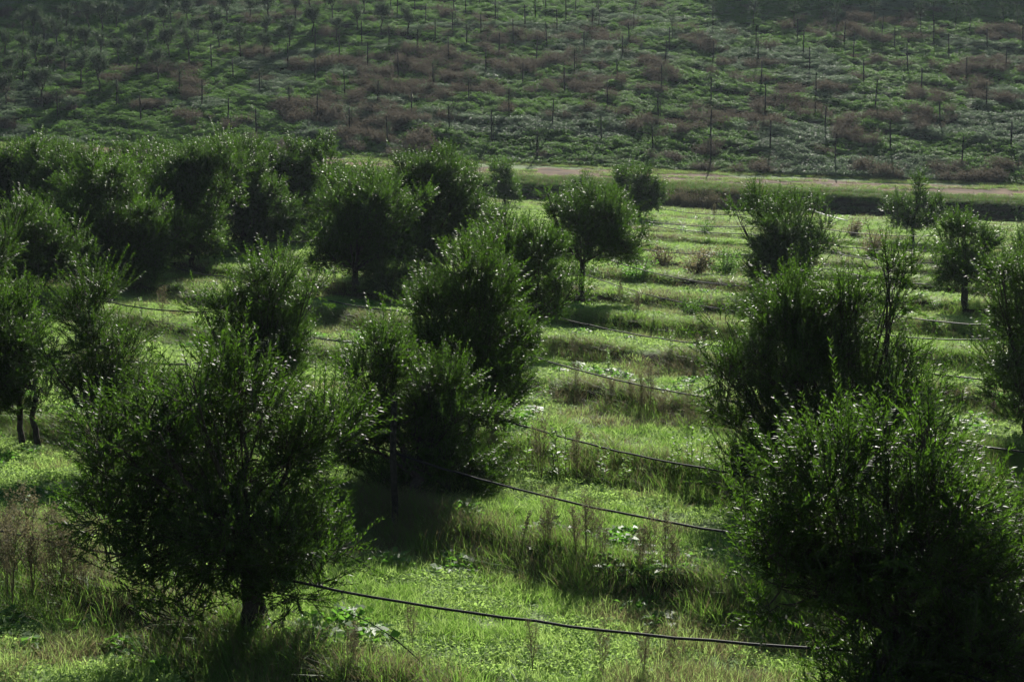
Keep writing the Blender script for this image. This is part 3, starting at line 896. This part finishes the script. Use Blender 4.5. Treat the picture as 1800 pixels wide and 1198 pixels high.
# ------------------------------------------------------------------ single tall weeds and shrubs
def weed_mesh(name, h, kind):
    b = Buf()
    ns = {'wispy': 3, 'leafy': 2, 'spike': 1}[kind]
    for s in range(ns):
        hh = h * rnd(1, .7, 1.0)[0]
        lean = RNG.normal(0, .13, 2)
        base = disc(1, .08)[0]
        t = np.linspace(0, 1, 8)[:, None]
        P = base + np.concatenate([lean * hh * t ** 1.6, hh * t], 1)
        tube(b, P, np.linspace(.007, .002, 8), 4, 1, cap=False)
        if kind == 'wispy':                       # plume of fine side shoots with seed heads
            for q in np.linspace(.35, 1, 26):
                p0 = np.array([np.interp(q, t[:, 0], P[:, i]) for i in range(3)])
                a = rnd(1, 0, 6.28)[0]; L = .24 * hh * (1.15 - q) + .05
                d = np.array([math.cos(a), math.sin(a), 1.3]); d /= np.linalg.norm(d)
                tube(b, [p0, p0 + d * L], [.0025, .0015], 3, 1, cap=False)
                m = 9
                pp = p0 + d * (L * rnd(m, .3, 1.05))[:, None] + RNG.normal(0, .012, (m, 3))
                leaves(b, pp, unit(m, -.2, 1), unit(m), np.full(m, .028), np.full(m, .012), 0)
        elif kind == 'leafy':
            m = int(90 * hh)
            q = rnd(m, .12, 1); k = np.stack([np.interp(q, t[:, 0], P[:, i]) for i in range(3)], -1)
            D = nrm(disc(m, 1) + 1e-3); D[:, 2] = rnd(m, .1, .9)
            leaves(b, k, D, np.array([0, 0, 1.0]) + .4 * unit(m), .13 * (1.2 - q * .7) * rnd(m, .6, 1.2), .026 * rnd(m, .7, 1.3), 0)
        else:
            m = 110
            q = rnd(m, .55, 1); k = np.stack([np.interp(q, t[:, 0], P[:, i]) for i in range(3)], -1) + RNG.normal(0, .012, (m, 3))
            leaves(b, k, unit(m, 0, 1), unit(m), np.full(m, .03), np.full(m, .02), 0)
            m = 10
            D = nrm(disc(m, 1) + 1e-3); D[:, 2] = rnd(m, .4, 1.2)
            leaves(b, np.zeros((m, 3)) + base, D, np.array([0, 0, 1.0]) + .2 * unit(m), rnd(m, .12, .2), rnd(m, .04, .06), 0)
    lm = {'wispy': M_WEED, 'leafy': M_BLADE, 'spike': M_BROWN}[kind]
    return b.mesh(name, [lm, M_WEED])


WEEDS = {k: [weed_mesh('tall_weed', h, k) for h in hs] for k, hs in
         (('wispy', (1.0, 1.15, .9)), ('leafy', (.9, .75)), ('spike', (.75, .6)))}


def weed(px, py, kind, k, s, label, group):
    o = link('tall_weed', WEEDS[kind][k % len(WEEDS[kind])])
    o.location = gp(px, py); o.rotation_euler = (0, 0, rnd(1, 0, 6.28)[0]); o.scale = (s, s, s)
    tag(o, label, 'weed', group)


for k, (px, py, s) in enumerate([(12, 1065, 1.1), (35, 1080, 1.2), (60, 1070, 1.25), (85, 1075, 1.0), (105, 1060, 1.1), (128, 1068, 1.15), (150, 1062, .9), (48, 1030, 1.2), (90, 1025, 1.1), (20, 1010, 1.1),
                                 (170, 1075, .8), (118, 1040, 1.0)]):
    weed(px, py, 'wispy', k, s, 'wispy brown seeding weed in the thicket at the lower left edge', 'seeding weeds at the lower left')
for k, (px, py, s) in enumerate([(958, 985, .75), (972, 972, .8), (1012, 985, .8), (1030, 990, .95), (1040, 978, .7), (1128, 1015, .75), (1142, 1008, .8), (1170, 1020, .8), (1185, 1028, .7),
                                 (1060, 1000, .7)]):
    weed(px, py, 'wispy', k, s, 'wispy brown seeding weed on the bank between the two nearest pipes', 'seeding weeds on the near bank')
for k, (px, py, s) in enumerate([(720, 1150, .5), (1130, 1195, .6), (1060, 1190, .6), (930, 1190, .55), (620, 1180, .6), (1180, 1180, .45)]):
    weed(px, py, 'wispy', k + 1, s, 'wispy weed below the nearest pipe at the bottom of the picture', 'seeding weeds at the bottom edge')
for k, (px, py, s) in enumerate([(870, 830, 1.0), (893, 840, .9), (915, 838, 1.1), (948, 845, 1.1), (972, 842, 1.2), (988, 850, 1.2), (1012, 852, .9), (1060, 858, .9), (1095, 862, .8)]):
    weed(px, py, 'leafy' if k % 3 else 'wispy', k, s * 1.1, 'tall green weed on the terrace bank below the third pipe', 'tall green weeds under the third pipe')
for k, (px, py, s) in enumerate([(1205, 845, 1.1), (1222, 850, 1.2), (1240, 855, 1.0), (1185, 855, .9), (1258, 862, 1.0)]):
    weed(px, py, 'leafy', k, s * 1.1, 'tall leafy weed beside the left foot of the large right tree', 'tall weeds at the large right tree')
for k, (px, py, s) in enumerate([(1128, 735, 1.0), (1142, 740, 1.1), (1110, 725, .8), (1165, 750, .8), (1010, 700, .7), (1075, 715, .7), (1212, 760, .9)]):
    weed(px, py, 'wispy', k, s, 'wispy weed on the bank right of the tall dark tree', 'seeding weeds on the middle bank')
for k, (px, py, s) in enumerate([(921, 972, .9), (1745, 745, 1.2), (1724, 850, 1.0)]):
    weed(px, py, 'spike', k, s, ['dark dock spike standing alone left of the seeding weeds', 'dark dock spike at the right edge below the right field pipe',
                                 'dark dock spike above the lower right tree'][k], None)
for k, (px, py, s) in enumerate([(1010, 640, .8), (1070, 655, .8), (1120, 560, .9), (1150, 575, .8), (1090, 540, .8), (1180, 625, .9), (1225, 640, .9), (1135, 490, 1.0), (1255, 390, 1.2),
                                 (1245, 425, 1.2), (290, 570, 1.0), (250, 560, .9)]):
    weed(px, py, ('wispy', 'leafy')[k % 2], k, s, 'single low weed on a grass terrace of the middle field', 'weeds scattered over the middle field')


def shrub_mesh(leafm, n=1100):
    b = Buf()
    for k in range(14):
        d = nrm(np.array([0, 0, 1.0]) + disc(1, .9)[0]); L = rnd(1, .5, 1.0)[0]
        t = np.linspace(0, 1, 6)[:, None]
        P = d * L * t + np.array([0, 0, .1]) * t ** 2
        tube(b, P, np.linspace(.012, .004, 6), 4, 1, cap=False)
        m = n // 14
        q = rnd(m, .2, 1.05)[:, None]
        leaves(b, d * L * q + RNG.normal(0, .09, (m, 3)), unit(m, -.3, 1), unit(m), np.full(m, .08) * rnd(m, .6, 1.3), np.full(m, .04) * rnd(m, .6, 1.3), 0)
    return b.mesh('shrub', [leafm, M_BARK])


SH = {'green': shrub_mesh(M_NETTLE), 'brown': shrub_mesh(M_DRY), 'bright': shrub_mesh(M_BROAD)}
for px, py, s, k, lb in [(1497, 418, 1.3, 'brown', 'low twiggy shrub alone on the grass left of the isolated spiky tree'),
                         (1222, 487, 1.5, 'brown', 'red brown leafy shrub left of the tall rounded right tree'),
                         (1272, 490, 1.5, 'green', 'leafy shrub touching the foot of the tall rounded right tree'),
                         (1165, 472, 1.2, 'brown', 'low brownish shrub right of the round centre tree'),
                         (1120, 498, 1.2, 'bright', 'bright green low shrub at the foot of the round centre tree'),
                         (1212, 560, .9, 'green', 'small dark shrub by the steeply sagging pipe'),
                         (1240, 415, 1.0, 'green', 'small dark shrub under the reeds on the far terraces'),
                         (1530, 450, 1.4, 'brown', 'twiggy low shrub beside the short drooping pipe'),
                         (270, 500, 1.1, 'green', 'leafy shrub beside the left sunlit patch'),
                         (400, 460, 1.1, 'green', 'leafy shrub in the shade near the thin pole'),
                         (1770, 735, .9, 'bright', 'bright green shrub at the foot of the tree on the right edge'),
                         (1795, 395, 1.5, 'green', 'pale bush on the dark bank at the right edge')]:
    o = tag(link('shrub', SH[k]), lb, 'shrub', 'shrubs of the orchard field')
    o.location = gp(px, py); o.scale = (s, s, s * .85); o.rotation_euler = (0, 0, rnd(1, 0, 6)[0])

# brown reeds on the bank below the track
T_REED = [stem_tuft('tuft', 40, .35, .7, 1.3, 3, .12, .02, [M_DRY, M_BROWN], .18, .5) for _ in range(2)]
n = 150
x = rnd(n, 10.5, 17.5); y = d0(x) + rnd(n, -10.6, -9.4)
scatter('reeds', 'brown dead reeds standing on the bank under the track', x, y, T_REED, rnd(n, .8, 1.2), rnd(n, .7, 1.2), cat='reeds')

# a bent dead branch lying by the foreground tree
b = Buf()
t = np.linspace(0, 1, 14)[:, None]
tube(b, np.concatenate([-.1 + 1.0 * t, -.25 * t, .05 + .62 * (1 - t) ** 1.1 + .12 * np.sin(t * 3)], 1), np.linspace(.004, .008, 14), 5)
o = tag(link('dead_branch', b.mesh('dead_branch', [M_WOOD], True)), 'thin bare dead branch bending down under the nearest pipe beside the foreground tree', 'branch')
o.location = gp(612, 1185)

# ------------------------------------------------------------------ haze
USE_HAZE = True
if USE_HAZE:
    m, nn, ll = new_mat('haze')
    out = nn.new('ShaderNodeOutputMaterial'); pv = nn.new('ShaderNodeVolumePrincipled')
    pv.inputs['Color'].default_value = (0.72, 0.87, 1.0, 1)
    pv.inputs['Density'].default_value = 0.00014
    pv.inputs['Anisotropy'].default_value = 0.35
    ll.new(pv.outputs[0], out.inputs['Volume'])
    x0, x1, ya, yb, za, zb = -195, 195, -70, 270, -6, 75
    V = [(x, y, z) for x in (x0, x1) for y in (ya, yb) for z in (za, zb)]
    Q = [(0, 1, 3, 2), (4, 6, 7, 5), (0, 4, 5, 1), (2, 3, 7, 6), (0, 2, 6, 4), (1, 5, 7, 3)]
    tag(link('haze', mesh_np('haze', V, Q, [m])), 'thin morning haze over the whole valley', 'haze', kind='stuff')
